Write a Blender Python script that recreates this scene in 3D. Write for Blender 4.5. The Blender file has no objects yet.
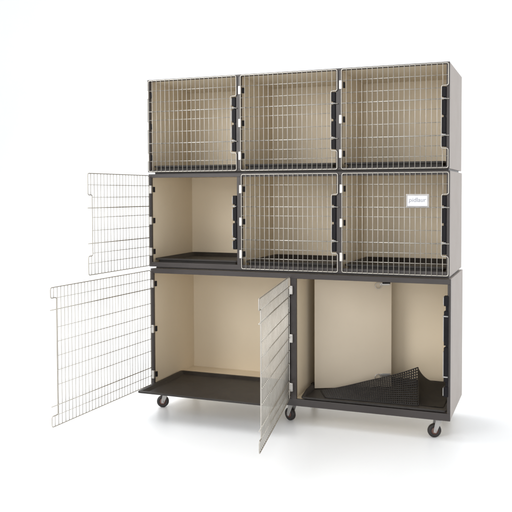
import bpy, bmesh, math
from mathutils import Vector, Matrix

scene = bpy.context.scene
COL = scene.collection

# ------------------------------------------------------------------ materials
def nodes(name):
    m = bpy.data.materials.new(name); m.use_nodes = True
    nt = m.node_tree; b = nt.nodes['Principled BSDF']
    return m, nt, b

def ramp(nt, src, c0, c1, p0=.3, p1=.7):
    r = nt.nodes.new('ShaderNodeValToRGB')
    r.color_ramp.elements[0].position = p0; r.color_ramp.elements[0].color = (*c0, 1)
    r.color_ramp.elements[1].position = p1; r.color_ramp.elements[1].color = (*c1, 1)
    nt.links.new(src, r.inputs[0]); return r

def surface(name, c0, c1, scale=(6, 6, 6), rough=.5, rvar=.1, bump=.05, bscale=220, metallic=0., spec=.5, detail=5):
    """two close tones mixed by noise, roughness varied by another noise, fine bump"""
    m, nt, b = nodes(name)
    tc = nt.nodes.new('ShaderNodeTexCoord')
    mp = nt.nodes.new('ShaderNodeMapping'); mp.inputs['Scale'].default_value = scale
    nt.links.new(tc.outputs['Object'], mp.inputs[0])
    n = nt.nodes.new('ShaderNodeTexNoise'); n.inputs['Scale'].default_value = 1; n.inputs['Detail'].default_value = detail
    nt.links.new(mp.outputs[0], n.inputs['Vector'])
    r = ramp(nt, n.outputs['Fac'], c0, c1); nt.links.new(r.outputs[0], b.inputs['Base Color'])
    n2 = nt.nodes.new('ShaderNodeTexNoise'); n2.inputs['Scale'].default_value = 9; n2.inputs['Detail'].default_value = 3
    nt.links.new(tc.outputs['Object'], n2.inputs['Vector'])
    mr = nt.nodes.new('ShaderNodeMapRange')
    mr.inputs['To Min'].default_value = rough - rvar; mr.inputs['To Max'].default_value = rough + rvar
    nt.links.new(n2.outputs['Fac'], mr.inputs[0]); nt.links.new(mr.outputs[0], b.inputs['Roughness'])
    if bump:
        n3 = nt.nodes.new('ShaderNodeTexNoise'); n3.inputs['Scale'].default_value = bscale; n3.inputs['Detail'].default_value = 2
        nt.links.new(tc.outputs['Object'], n3.inputs['Vector'])
        bp = nt.nodes.new('ShaderNodeBump'); bp.inputs['Strength'].default_value = bump; bp.inputs['Distance'].default_value = .002
        nt.links.new(n3.outputs['Fac'], bp.inputs['Height']); nt.links.new(bp.outputs[0], b.inputs['Normal'])
    b.inputs['Metallic'].default_value = metallic
    b.inputs['Specular IOR Level'].default_value = spec
    return m

M = {
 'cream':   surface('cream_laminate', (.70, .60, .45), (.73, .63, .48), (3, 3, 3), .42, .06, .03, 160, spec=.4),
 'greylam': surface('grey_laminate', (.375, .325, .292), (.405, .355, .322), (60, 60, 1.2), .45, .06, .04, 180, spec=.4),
 'trim':    surface('dark_trim', (.027, .021, .0195), (.037, .030, .028), (5, 5, 5), .38, .08, .03, 300, spec=.5),
 'tray':    surface('tray_plastic', (.018, .015, .014), (.034, .030, .027), (9, 9, 9), .5, .12, .35, 420, spec=.3),
 'matrub':  surface('mat_rubber', (.013, .011, .011), (.022, .019, .018), (30, 30, 30), .40, .08, .15, 300, spec=.4),
 'latch':   surface('latch_plastic', (.005, .0045, .006), (.009, .008, .010), (20, 20, 20), .5, .08, .05, 300, spec=.15),
 'board':   surface('divider_laminate', (.57, .49, .38), (.60, .52, .408), (3, 3, 3), .42, .06, .03, 160, spec=.4),
 'alu':     surface('dull_aluminium', (.36, .35, .34), (.44, .43, .42), (25, 25, 25), .5, .06, .02, 200, metallic=.4),
 'steel':   surface('stainless_wire', (.465, .44, .395), (.55, .525, .48), (12, 12, 12), .48, .06, 0, metallic=1.),
 'zinc':    surface('satin_zinc', (.50, .48, .455), (.60, .58, .55), (25, 25, 25), .42, .06, .02, 200, metallic=.75),
 'rubber':  surface('wheel_rubber', (.014, .011, .011), (.024, .019, .018), (30, 30, 30), .5, .1, .1, 200),
 'hub':     surface('wheel_hub', (.10, .045, .035), (.13, .06, .045), (30, 30, 30), .45, .1, .05, 200),
 'card':    surface('card_white', (.66, .665, .69), (.70, .705, .73), (20, 20, 20), .7, .05, 0, spec=.2),
 'ink':     surface('grey_ink', (.24, .25, .28), (.30, .31, .34), (30, 30, 30), .6, .05, 0),
 'white':   surface('seamless_white', (.90, .912, .925), (.915, .927, .938), (1.3, 1.3, 1.3), .32, .05, 0, spec=.35),
}

# ------------------------------------------------------------------ mesh helpers
class MB:
    def __init__(s): s.bm = bmesh.new()
    def box(s, x0, x1, y0, y1, z0, z1, bev=.0012, mi=0):
        r = bmesh.ops.create_cube(s.bm, size=1)
        vs = r['verts']
        for v in vs:
            v.co = Vector(((x0+x1)/2 + v.co.x*(x1-x0), (y0+y1)/2 + v.co.y*(y1-y0), (z0+z1)/2 + v.co.z*(z1-z0)))
        fs = set(f for v in vs for f in v.link_faces)
        for f in fs: f.material_index = mi
        bev = min(bev, .3*min(abs(x1-x0), abs(y1-y0), abs(z1-z0)))
        if bev > 0:
            es = list(set(e for v in vs for e in v.link_edges))
            bmesh.ops.bevel(s.bm, geom=es, offset=bev, segments=2, profile=.5, affect='EDGES')
        return s
    def tube(s, pts, r, closed=False, n=7):
        """round bar along a polyline (mitred), capped when open"""
        pts = [Vector(p) for p in pts]; N = len(pts); rings = []
        up = None
        for i, p in enumerate(pts):
            if closed: a, b = pts[i-1], pts[(i+1) % N]
            else: a, b = pts[max(i-1, 0)], pts[min(i+1, N-1)]
            d1 = (p-a).normalized() if (p-a).length > 1e-9 else (b-p).normalized()
            d2 = (b-p).normalized() if (b-p).length > 1e-9 else d1
            t = (d1+d2).normalized()
            if up is None:
                up = Vector((0, 1, 0)) if abs(t.y) < .9 else Vector((1, 0, 0))
            u = (up - t*up.dot(t)).normalized(); w = t.cross(u); up = u
            k = 1/max(.5, math.sqrt(max(0, (1+d1.dot(d2))/2)))
            rings.append([s.bm.verts.new(p + (u*math.cos(2*math.pi*j/n) + w*math.sin(2*math.pi*j/n)*k)*r) for j in range(n)])
        for i in range(N if closed else N-1):
            A, B = rings[i], rings[(i+1) % N]
            for j in range(n):
                f = s.bm.faces.new((A[j], A[(j+1) % n], B[(j+1) % n], B[j])); f.smooth = True
        if not closed:
            s.bm.faces.new(rings[0][::-1]); s.bm.faces.new(rings[-1])
        return s
    def lathe(s, prof, c, axis='x', n=32, mi=0):
        """prof: list of (radius, offset along axis); closed solid when ends have r=0"""
        rings = []
        for r, o in prof:
            ring = []
            for j in range(n if r > 0 else 1):
                a = 2*math.pi*j/n
                q = {'x': (o, r*math.cos(a), r*math.sin(a)), 'y': (r*math.cos(a), o, r*math.sin(a)), 'z': (r*math.cos(a), r*math.sin(a), o)}[axis]
                ring.append(s.bm.verts.new(Vector(c) + Vector(q)))
            rings.append(ring)
        for A, B in zip(rings, rings[1:]):
            for j in range(n):
                vs = [A[j % len(A)], A[(j+1) % len(A)], B[(j+1) % len(B)], B[j % len(B)]]
                u = []
                for v in vs:
                    if v not in u: u.append(v)
                if len(u) > 2:
                    f = s.bm.faces.new(u); f.material_index = mi; f.smooth = True
        return s
    def prism(s, outline, y0, y1, bev=0.):
        """outline in (x, z), extruded y0..y1"""
        A = [s.bm.verts.new((x, y0, z)) for x, z in outline]; B = [s.bm.verts.new((x, y1, z)) for x, z in outline]
        s.bm.faces.new(A); s.bm.faces.new(B[::-1])
        for i in range(len(A)):
            j = (i+1) % len(A); s.bm.faces.new((A[j], A[i], B[i], B[j]))
        return s
    def done(s, name, mats, parent=None, at=None, rot=0.):
        """link as ONE object; coordinates given in world space are shifted to the object's origin"""
        bmesh.ops.recalc_face_normals(s.bm, faces=s.bm.faces)
        me = bpy.data.meshes.new(name)
        o = Vector(at) if at is not None else (WORLD[parent.name] if parent else Vector())
        bmesh.ops.translate(s.bm, verts=s.bm.verts, vec=-o)
        s.bm.to_mesh(me); s.bm.free()
        for m in (mats if isinstance(mats, list) else [mats]): me.materials.append(m)
        ob = bpy.data.objects.new(name, me); COL.objects.link(ob)
        if parent: ob.parent = parent
        ob.location = o - (WORLD[parent.name] if parent else Vector())
        WORLD[ob.name] = o
        return ob

WORLD = {}
def tag(o, label, cat, group=None):
    o['label'] = label; o['category'] = cat
    if group: o['group'] = group
    return o
def empty(name, loc):
    o = bpy.data.objects.new(name, None); COL.objects.link(o); o.location = loc
    o.empty_display_size = .05; WORLD[o.name] = Vector(loc); return o
def copy_tree(o, parent=None, loc=None, rot=None):
    c = o.copy(); COL.objects.link(c); c.parent = parent
    if loc is not None: c.location = loc
    if rot is not None: c.rotation_euler = (0, 0, rot)
    for ch in o.children: copy_tree(ch, c)
    return c

# ------------------------------------------------------------------ dimensions
W, D = 1.86, .566
XM, XB = .0036, .0121            # the middle and the lower cabinet sit a little to the right
T = .016
GROUND = -.115
ZB = (0., .781); ZM = (.793, 1.373); ZT = (1.385, 1.960)

# ------------------------------------------------------------------ door of welded wire
def notch_outline(w, h, n0, n1, nd, rad=.011):
    """frame outline with a notch for the latch in the free edge (x = w)"""
    pts = [(0, 0), (w, 0), (w, n0), (w-nd, n0), (w-nd, n1), (w, n1), (w, h), (0, h)]
    out = []
    N = len(pts)
    for i in range(N):
        p = Vector(pts[i]); a = (Vector(pts[i-1])-p).normalized(); b = (Vector(pts[(i+1) % N])-p).normalized()
        r = min(rad, .4*(Vector(pts[i-1])-p).length, .4*(Vector(pts[(i+1) % N])-p).length)
        p0, p1 = p+a*r, p+b*r
        for k in range(5):
            t = k/4
            q = p0*(1-t)**2 + p*2*t*(1-t) + p1*t*t
            out.append((q.x, q.y))
    return out

def make_door(parent, loc, w, h, rods, bars, n0, n1, nd, nv, rf=.0028, rv=.0021, hinge_f=(.155, .50, .845), rot=0.):
    """door in its own frame: hinge edge x=0, bottom z=0, front -y"""
    d = MB()
    d.tube([(x, 0, z) for x, z in notch_outline(w, h, n0*h, n1*h, nd)], rf, closed=True)
    door = d.done('cage_door', M['steel'], None, at=(0, 0, 0))
    door.parent = parent; door.location = Vector(loc) - WORLD[parent.name]; door.rotation_euler = (0, 0, rot)
    WORLD[door.name] = Vector((0, 0, 0))
    g = MB()
    for i in range(1, nv):
        x = w*i/nv
        if x > w-nd-.004:
            g.tube([(x, -.0035, 0), (x, -.0035, n0*h)], rv, n=6); g.tube([(x, -.0035, n1*h), (x, -.0035, h)], rv, n=6)
        else:
            g.tube([(x, -.0035, 0), (x, -.0035, h)], rv, n=6)
    for f in bars:
        xe = w-nd if n0 < f < n1 else w
        g.tube([(0, .0012, f*h), (xe, .0012, f*h)], rv, n=6)
    g.done('wire_grid', M['steel'], door)
    for f in rods:
        r = MB(); r.tube([(0, .001, f*h), (w+.004, .001, f*h)], .0031, n=8)
        r.done('latch_rod', M['steel'], door)
    return door

def make_hinge(parent, x, z, y=-.005):
    m = MB()
    m.box(x-.011, x+.007, y-.015, y, z-.025, z+.025, .003)
    h = m.done('hinge', M['zinc'], parent, at=(x, y, z))
    b = MB(); b.box(x+.008, x+.018, y+.002, y+.016, z-.017, z+.017, .002)
    b.done('hinge_bracket', M['latch'], h)
    return h

def make_latch(parent, x0, x1, z0, z1, blocks, y=-.012):
    """black keeper strip standing in the opening beside a post, slots for the door's rods"""
    h = z1-z0; m = MB()
    m.box(x0+.012, x1, y+.006, .030, z0, z1, .002)
    for a, b in blocks:
        m.box(x0+.003, x1-.001, y, y+.0055, z0+a*h, z0+b*h, .002)
        m.box(x0+.003, x0+.0115, y+.006, .026, z0+a*h+.001, z0+b*h-.001, .002)
    s = m.done('latch_strip', M['latch'], parent, at=(x0, 0, z0))
    for a, b in blocks:
        c = MB(); L = b-a
        c.box(x0-.001, x0+.0028, y-.001, .02, z0+(a+L*.12)*h, z0+(b-L*.12)*h, .001)
        c.done('striker_plate', M['alu'], s)
    for a in (.2, .8):
        c = MB(); c.lathe([(0, -.016), (.0035, -.016), (.0035, .012), (0, .012)], (x0+.014, y-.003, z0+a*h), 'x', 12)
        c.done('catch_pin', M['alu'], s)
    return s

def runners(parent, x, z):
    for y0, y1 in ((.030, .47),):
        m = MB()
        m.box(x+.03, x+W-.006, y0, y1, z-.0125, z+.0005, 0)
        m.done('spacer_runner', M['trim'], parent)

# ------------------------------------------------------------------ cabinets
def shell(root, x, z0, z1, parts_x, base, rails):
    """panels with cream inside and grey outside, dark front frame"""
    for s, (a, b) in enumerate(((x, x+T), (x+W-T, x+W))):
        m = MB(); m.box(a, b, .0125, D, z0, z1, .001)
        for f in m.bm.faces:
            f.normal_update()
        side = -1 if s == 0 else 1
        for f in m.bm.faces:
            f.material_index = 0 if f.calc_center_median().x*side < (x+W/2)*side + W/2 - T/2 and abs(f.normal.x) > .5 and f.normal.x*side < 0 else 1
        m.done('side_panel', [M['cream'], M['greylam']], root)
    MB().box(x+T, x+W-T, D-.013, D-.001, z0, z1, 0).done('back_panel', M['cream'], root)
    MB().box(x+T, x+W-T, .0125, D-.013, z1-.012, z1, 0).done('top_panel', M['cream'], root)
    MB().box(x+T, x+W-T, .0125, D-.013, z0, base, 0).done('floor_panel', M['cream'], root)
    for (pa, pb) in parts_x:
        c = (pa+pb)/2
        MB().box(c-.008, c+.008, .0125, D-.013, base, z1-.012, 0).done('partition', M['cream'], root)
    m = MB(); rb, rt = rails
    m.box(x-.001, x+W+.001, -.004, .012, z0, rb, .0015)
    m.box(x-.001, x+W+.001, -.004, .012, rt, z1+.0005, .0015)
    m.box(x-.001, x+.020, -.004, .012, rb, rt, .0015)
    m.box(x+W-.016, x+W+.001, -.004, .012, rb, rt, .0015)
    for pa, pb in parts_x: m.box(pa, pb, -.004, .012, rb, rt, .0015)
    m.done('front_frame', M['trim'], root)

SM_BARS = (.113, .235, .435, .564, .788, .887)
SM_RODS = (.31, .66)
BLK = ((0, .17), (.22, .49), (.53, .78), (.83, 1))
FLIP = lambda t: tuple(1-v for v in t)
small = dict(w=.597, h=.564, rods=FLIP((.34, .69)), bars=FLIP(SM_BARS), n0=1-.813, n1=1-.212, nd=.037, nv=20)

upper = tag(empty('cage_cabinet', (0, 0, ZT[0])), 'topmost cream kennel cabinet with three shut wire doors', 'cage cabinet', 'cage cabinets stacked in three tiers')
middle = tag(empty('cage_cabinet', (XM, 0, ZM[0])), 'middle kennel cabinet of three cages, its left wire door swung open', 'cage cabinet', 'cage cabinets stacked in three tiers')
lower = tag(empty('cage_cabinet', (XB, 0, GROUND)), 'tall bottom kennel cabinet on wheels with two large open wire doors', 'cage cabinet', 'cage cabinets stacked in three tiers')

def posts(x): return [(x+W/3-.017, x+W/3+.017), (x+2*W/3-.017, x+2*W/3+.017)]
shell(upper, 0, *ZT, posts(0), ZT[0]+.011, (ZT[0]+.013, ZT[1]-.012))
shell(middle, XM, *ZM, posts(XM), ZM[0]+.022, (ZM[0]+.029, ZM[1]-.022))
shell(lower, XB, *ZB, [(.945, .983)], .040, (.0415, .752))
runners(upper, 0, ZT[0]); runners(middle, XM, ZM[0])

DOOR_Y = -.0125
bay_x = (.011, .636, 1.2585)
proto = make_door(upper, (bay_x[0], DOOR_Y, 1.3885), **small)
for i, (root, dx, zd, zh) in enumerate(((upper, 0, 1.3885, ZT), (middle, XM, .8005, ZM))):
    for k in range(3):
        x = bay_x[k]+dx
        rot = -math.radians(93.0) if (i == 1 and k == 0) else 0.
        loc = Vector((x - (.004 if rot else 0), DOOR_Y - (.004 if rot else 0), zd)) - WORLD[root.name]
        if i == 0 and k == 0: continue
        copy_tree(proto, root, loc, rot)
hinge0 = make_hinge(upper, bay_x[0]-.002, 1.3885+.155*.564)
latch0 = make_latch(upper, .5765, .6030, 1.503, 1.827, BLK)
for i, (root, dx, zd) in enumerate(((upper, 0, 1.3885), (middle, XM, .8005))):
    for k in range(3):
        x = bay_x[k]+dx
        for j, f in enumerate((.155, .50, .845)):
            if i == k == j == 0: continue
            copy_tree(hinge0, root, Vector((x-.002+(.011 if i == 1 and k == 0 else 0), -.005, zd+f*.564)) - WORLD[root.name])
        if i == 0 and k == 0: continue
        lx = (.5765, 1.1960, 1.8170)[k]+dx
        copy_tree(latch0, root, Vector((lx, 0, zd+.1145)) - WORLD[root.name])

# the two large doors below
big = dict(w=.925, h=.722, rods=FLIP((.16, .852)), bars=FLIP((.078, .29, .393, .496, .60, .706, .924)),
           n0=1-.922, n1=1-.075, nd=.045, nv=33)
bigd = make_door(lower, (.018, DOOR_Y-.006, .0485), rot=-math.radians(92.5), **big)
copy_tree(bigd, lower, Vector((.9445, DOOR_Y-.006, .0425)) - WORLD[lower.name], -math.radians(79.0))
for x in (.0315, .957):
    for f in (.09, .49, .885):
        copy_tree(hinge0, lower, Vector((x, -.005, .0465+f*.722)) - WORLD[lower.name])
lat = make_latch(lower, .9165, .9445, .135, .690, ((0, .10), (.15, .49), (.51, .85), (.9, 1)))
copy_tree(lat, lower, Vector((1.8345, 0, .135)) - WORLD[lower.name])

# swivel casters under the lower cabinet
def make_caster(parent, x, y):
    """wheel axis along local x before turning; origin at the top of the swivel"""
    m = MB()
    m.box(x-.034, x+.034, y-.030, y+.030, -.005, -.0005, .001)
    m.lathe([(0, -.014), (.020, -.014), (.024, -.009), (.024, -.0052), (0, -.0052)], (x, y, 0), 'z', 24)
    c = m.done('caster', M['zinc'], parent, at=(x, y, 0))
    f = MB()
    f.box(x-.019, x+.019, y-.014, y+.022, -.0180, -.0145, .001)
    for s in (-1, 1):
        A = [(-.014, -.0182), (.022, -.0182), (.034, -.070), (.034, -.084), (.020, -.088), (.014, -.078)]
        xa, xb = (x+s*.0185, x+s*.0160)
        va = [f.bm.verts.new((xa, y+p, z)) for p, z in A]; vb = [f.bm.verts.new((xb, y+p, z)) for p, z in A]
        f.bm.faces.new(va); f.bm.faces.new(vb[::-1])
        for i in range(len(A)):
            j = (i+1) % len(A); f.bm.faces.new((va[j], va[i], vb[i], vb[j]))
    f.lathe([(0, -.022), (.006, -.022), (.006, .022), (0, .022)], (x, y+.024, -.0765), 'x', 12)
    f.done('fork', M['alu'], c)
    w = MB()
    w.lathe([(0, -.012), (.022, -.012), (.0235, -.0135), (.034, -.013), (.0372, -.010), (.0385, -.004), (.0385, .004), (.0372, .010), (.034, .013), (.0235, .0135), (.022, .012), (0, .012)],
            (x, y+.024, -.0765), 'x', 40)
    wh = w.done('wheel', M['rubber'], c)
    h = MB()
    h.lathe([(0, -.0146), (.012, -.0146), (.0205, -.0124), (.0205, .0124), (.012, .0146), (0, .0146)], (x, y+.024, -.0765), 'x', 28)
    h.done('wheel_hub', M['hub'], wh)
    return c
c0 = make_caster(lower, .075, .075)
c0.rotation_euler = (0, 0, math.radians(118))
for x, y, a in ((.935, .070, 62), (1.800, .070, 118), (.075, .49, 40), (.935, .49, 15), (1.800, .49, 150)):
    copy_tree(c0, lower, Vector((x, y, 0)) - WORLD[lower.name], math.radians(a))

# ------------------------------------------------------------------ trays
def make_tray(name, x0, x1, y0, y1, zb, zt, zt_front=None, flange=.013, slope=.022, inset=.018, floor=.006, rad=.018):
    zf = zt if zt_front is None else zt_front
    def loop(i, z, top):
        a0, a1, b0, b1 = x0+i, x1-i, y0+i, y1-i; r = max(.004, rad-i*.5)
        P = []
        for cx, cy, st in ((a1-r, b1-r, 0), (a0+r, b1-r, 90), (a0+r, b0+r, 180), (a1-r, b0+r, 270)):
            for k in range(5):
                t = math.radians(st+k*22.5); P.append((cx+r*math.cos(t), cy+r*math.sin(t)))
            nxt = {0: (a0+r, b1), 90: (a0, b0+r), 180: (a1-r, b0), 270: (a1, b1-r)}[st]
            px, py = P[-1]
            for k in (1, 2, 3, 4, 5): P.append((px+(nxt[0]-px)*(k/6)**(1 if st != 90 and st != 270 else 1), py+(nxt[1]-py)*k/6))
        out = []
        for px, py in P:
            dz = 0.
            if top:
                t = min(1, max(0, (py-y0-.03)/.10)); dz = (zf-zt)*(1-t*t*(3-2*t))
            out.append((px, py, z+dz))
        return out
    m = MB()
    spec = [loop(inset, zb, False), loop(inset, zt-.0105, True), loop(.0012, zt-.0105, True), loop(0, zt-.009, True), loop(0, zt-.002, True), loop(.002, zt, True),
            loop(flange, zt, True), loop(flange+.003, zt-.002, True), loop(flange+slope, zb+floor, False)]
    rings = [[m.bm.verts.new(p) for p in L] for L in spec]
    for A, B in zip(rings, rings[1:]):
        for j in range(len(A)):
            k = (j+1) % len(A); m.bm.faces.new((A[j], A[k], B[k], B[j]))
    m.bm.faces.new(rings[0][::-1]); m.bm.faces.new(rings[-1])
    return m.done(name, M['tray'], None, at=((x0+x1)/2, (y0+y1)/2, zb))

G = 'dark plastic trays lying in the cages'
tr = make_tray('cage_tray', .026, .598, .016, .545, ZT[0]+.0115, ZT[0]+.0415)
tl = ('dark plastic tray on the floor of the top left cage', 'dark plastic tray on the floor of the top middle cage', 'dark plastic tray on the floor of the top right cage',
      'dark plastic tray in the small cage with the open door', 'dark tray in the middle cage of the middle tier', 'dark tray in the cage whose door carries the white card')
tag(tr, tl[0], 'tray', G)
for n, (cx, zz) in enumerate(((.312, 0), (.930, 0), (1.550, 0), (.312+XM, 1), (.930+XM, 1), (1.550+XM, 1))):
    if n == 0: continue
    c = tr.copy(); COL.objects.link(c); c.location = (cx, .2805, (ZT[0]+.0115, ZM[0]+.0225)[zz]); tag(c, tl[n], 'tray', G)
tag(make_tray('cage_tray', .042, .938, -.228, .335, .0420, .0605, flange=.02, slope=.024, inset=.03, floor=.004), 'wide dark tray slid out of the bottom left cage', 'tray', G)
tag(make_tray('cage_tray', 1.008, 1.853, -.001, .535, .0420, .082, zt_front=.057, flange=.008, slope=.012, inset=.012, floor=.008), 'wide dark tray inside the bottom right cage, under the mat', 'tray', G)

# ------------------------------------------------------------------ perforated mat, its corner peeled up
m = MB(); bm = m.bm
A0, A1 = Vector((1.145, .050, .0515)), Vector((1.072, .195, .0515))     # left edge front, back
B0, B1 = Vector((1.688, .070, .0525)), Vector((1.637, .345, .200))      # ridge foot, lifted corner
NU, NV = 44, 15
def left_pt(u, v):
    f = A0.lerp(B0, u); b = A1.lerp(B1, u)
    p = f.lerp(b, v)
    lift = (B1.z-.0515)
    p.z = .0515 + lift*(u**1.25)*(v**1.1) + .004*math.sin(u*9+v*4)*u*v
    return p
for i in range(NU+1): m.tube([left_pt(i/NU, j/NV) for j in range(NV+1)], .0036, n=6)
for j in range(NV+1): m.tube([left_pt(i/NU, j/NV)+Vector((0, -.0008, .0008)) for i in range(NU+1)], .0034, n=6)
NR = 22
prev = [bm.verts.new(left_pt(1, j/NV)) for j in range(NV+1)]
flap = []
for i in range(1, NR+1):
    u = (i/NR)**1.5
    row = []
    for j in range(NV+1):
        v = j/NV; a = left_pt(1, v)
        x = a.x + (1.826-a.x)*u
        y = a.y + u*(.165*v)
        dx = x-a.x
        base = .0535 + .048*u*v**2
        z = base + (a.z-.0525)*math.exp(-dx/.055)
        row.append(bm.verts.new((x, y, z)))
    for j in range(NV):
        f = bm.faces.new((prev[j], row[j], row[j+1], prev[j+1])); f.smooth = True; flap.append(f)
    prev = row
bmesh.ops.solidify(bm, geom=flap, thickness=.006)
mat = m.done('floor_mat', M['matrub'], None, at=(1.4, .2, .05))
tag(mat, 'black perforated mat with one corner curled up in the bottom right cage', 'mat')

# ------------------------------------------------------------------ loose divider panel leaning in the lower right cage
pa, pb = Vector((1.026, .213, .0535)), Vector((1.462, .410, .0535))
L = (pb-pa).xy.length; ang = math.atan2(pb.y-pa.y, pb.x-pa.x)
WORLD_P = empty('divider_panel', (pa.x, pa.y, pa.z))
tag(WORLD_P, 'loose cream divider panel standing aslant behind the black mat', 'panel')
WORLD[WORLD_P.name] = Vector((0, 0, 0))
MB().box(0, L, 0, .012, .0, .690, .002).done('board', M['board'], WORLD_P)
for z in (.640, .075):
    p = MB(); p.box(L-.075, L-.012, -.006, -.0002, z-.009, z+.009, .002)
    lt = p.done('latch', M['zinc'], WORLD_P)
    b = MB(); b.box(L-.060, L-.010, -.011, -.0062, z-.005+.006, z+.005+.006, .002); b.done('bolt', M['latch'] if z > .5 else M['alu'], lt)
    r = MB(); r.tube([(L-.085+.020*math.cos(t), -.010, z-.010+.018*math.sin(t)) for t in [2*math.pi*k/20 for k in range(20)]], .0025, True)
    r.done('pull_ring', M['zinc'], lt)
WORLD_P.rotation_euler = (0, 0, ang)

# small keeper on the cage floor beside the tray
k = MB(); k.box(.974, .996, .30, .34, .0402, .060, .002)
k.done('floor_keeper', M['trim'], lower)

# ------------------------------------------------------------------ name card on the right door of the middle tier
cx0, cx1, cz0, cz1, cy = 1.629, 1.756, 1.172, 1.246, -.0185
card = tag(empty('cage_card', (cx0, cy, cz0)), 'white name card in a silver holder on a wire door', 'name card')
m = MB()
b = .008
O = [(cx0, cz0), (cx1, cz0), (cx1, cz1), (cx0, cz1)]
I = [(cx0+b, cz0+b), (cx1-b, cz0+b), (cx1-b, cz1-b), (cx0+b, cz1-b)]
vo = [m.bm.verts.new((x, cy, z)) for x, z in O]; vm = [m.bm.verts.new((x, cy-.004, z)) for x, z in O]
vi = [m.bm.verts.new((x, cy-.010, z)) for x, z in I]; vd = [m.bm.verts.new((x, cy-.006, z)) for x, z in I]
for P, Q in ((vo, vm), (vm, vi), (vi, vd)):
    for i in range(4):
        j = (i+1) % 4; m.bm.faces.new((P[i], P[j], Q[j], Q[i]))
m.bm.faces.new(vo[::-1]); m.bm.faces.new(vd)
for f in m.bm.faces:
    c = f.calc_center_median()
    if cy-.009 < c.y < cy-.003 and c.z < cz0+b*.9: f.material_index = 1  # bottom bevel gets a darker metal: a dark reflection put into its colour
m.done('card_holder', [M['zinc'], M['alu']], card)
paper = MB().box(cx0+b+.0005, cx1-b-.0005, cy-.0085, cy-.0063, cz0+b+.0005, cz1-b-.0005, .0003).done('card', M['card'], card)
cu = bpy.data.curves.new('lettering', 'FONT'); cu.body = 'pidlaur'; cu.size = .034; cu.extrude = .0003; cu.align_x = 'CENTER'; cu.shear = .12
to = bpy.data.objects.new('lettering_source', cu); COL.objects.link(to)
bpy.context.view_layer.update()
me = bpy.data.meshes.new_from_object(to.evaluated_get(bpy.context.evaluated_depsgraph_get()))
bpy.data.objects.remove(to)
me.materials.clear(); me.materials.append(M['ink'])
lo = bpy.data.objects.new('lettering', me); COL.objects.link(lo); lo.parent = paper
lo.rotation_euler = (math.pi/2, 0, 0)
lo.location = Vector(((cx0+cx1)/2, cy-.0089, cz0+.031)) - WORLD[paper.name]

# ------------------------------------------------------------------ seamless white sweep
bm = bmesh.new()
prof = [(-9., GROUND), (-5, GROUND), (-2, GROUND), (0, GROUND), (1.5, GROUND), (3.2, GROUND)]
R = 2.2
for k in range(1, 17):
    a = math.pi/2*k/16; prof.append((3.2+R*math.sin(a), GROUND+R-R*math.cos(a)))
prof.append((3.2+R, 7.))
rows = [[bm.verts.new((x, y, z)) for x in (-9, -4, 0, 2, 6, 11)] for y, z in prof]
for A, B in zip(rows, rows[1:]):
    for i in range(5):
        f = bm.faces.new((A[i], A[i+1], B[i+1], B[i])); f.smooth = True
me = bpy.data.meshes.new('floor'); bm.to_mesh(me); bm.free(); me.materials.append(M['white'])
fl = bpy.data.objects.new('floor', me); COL.objects.link(fl); fl['kind'] = 'structure'

# ------------------------------------------------------------------ light
w = bpy.data.worlds.new('World'); scene.world = w; w.use_nodes = True
bg = w.node_tree.nodes['Background']; bg.inputs[0].default_value = (.985, .993, 1, 1); bg.inputs[1].default_value = .98
def area(name, loc, target, size, power, col=(1, 1, 1)):
    l = bpy.data.lights.new(name, 'AREA'); l.shape = 'RECTANGLE'; l.size, l.size_y = size; l.energy = power; l.color = col
    o = bpy.data.objects.new(name, l); COL.objects.link(o); o.location = loc
    o.rotation_euler = (Vector(target)-Vector(loc)).to_track_quat('-Z', 'Y').to_euler()
    return o
area('softbox_lamp', (2.4, -6.2, 1.4), (.95, .2, .75), (3.4, 2.0), 40, (1, .99, .975))
area('softbox_lamp', (-1.6, -4.9, 3.0), (1.2, 0, .6), (2.6, 2.4), 158, (1, .99, .975))
area('backdrop_lamp', (-2.2, 1.1, 5.2), (1.3, .6, .3), (7, 5), 250)

# ------------------------------------------------------------------ camera
yaw, pitch, roll = .3465, .0356, -.0021
c, s = math.cos(yaw), math.sin(yaw)
r_ = Vector((c, s, 0)); fw = Vector((-s, c, 0))
F = fw*math.cos(pitch) + Vector((0, 0, -math.sin(pitch))); U = fw*math.sin(pitch) + Vector((0, 0, math.cos(pitch)))
Rr = r_*math.cos(roll) + U*math.sin(roll); U2 = U*math.cos(roll) - r_*math.sin(roll)
cd = bpy.data.cameras.new('camera'); co = bpy.data.objects.new('camera', cd); COL.objects.link(co)
mw = Matrix((( Rr.x, U2.x, -F.x, 2.387), (Rr.y, U2.y, -F.y, -4.0444), (Rr.z, U2.z, -F.z, 1.2486), (0, 0, 0, 1)))
co.matrix_world = mw
cd.sensor_width = 36; cd.lens = 36*733.5/512; cd.shift_x = -(287.3-256)/512; cd.shift_y = (219.97-256)/512
cd.clip_end = 100; cd.clip_start = .05
scene.camera = co

scene.render.engine = 'CYCLES'
scene.cycles.use_denoising = True
scene.cycles.max_bounces = 10
scene.view_settings.view_transform = 'Standard'; scene.view_settings.look = 'None'
scene.view_settings.exposure = 0.; scene.view_settings.gamma = 1
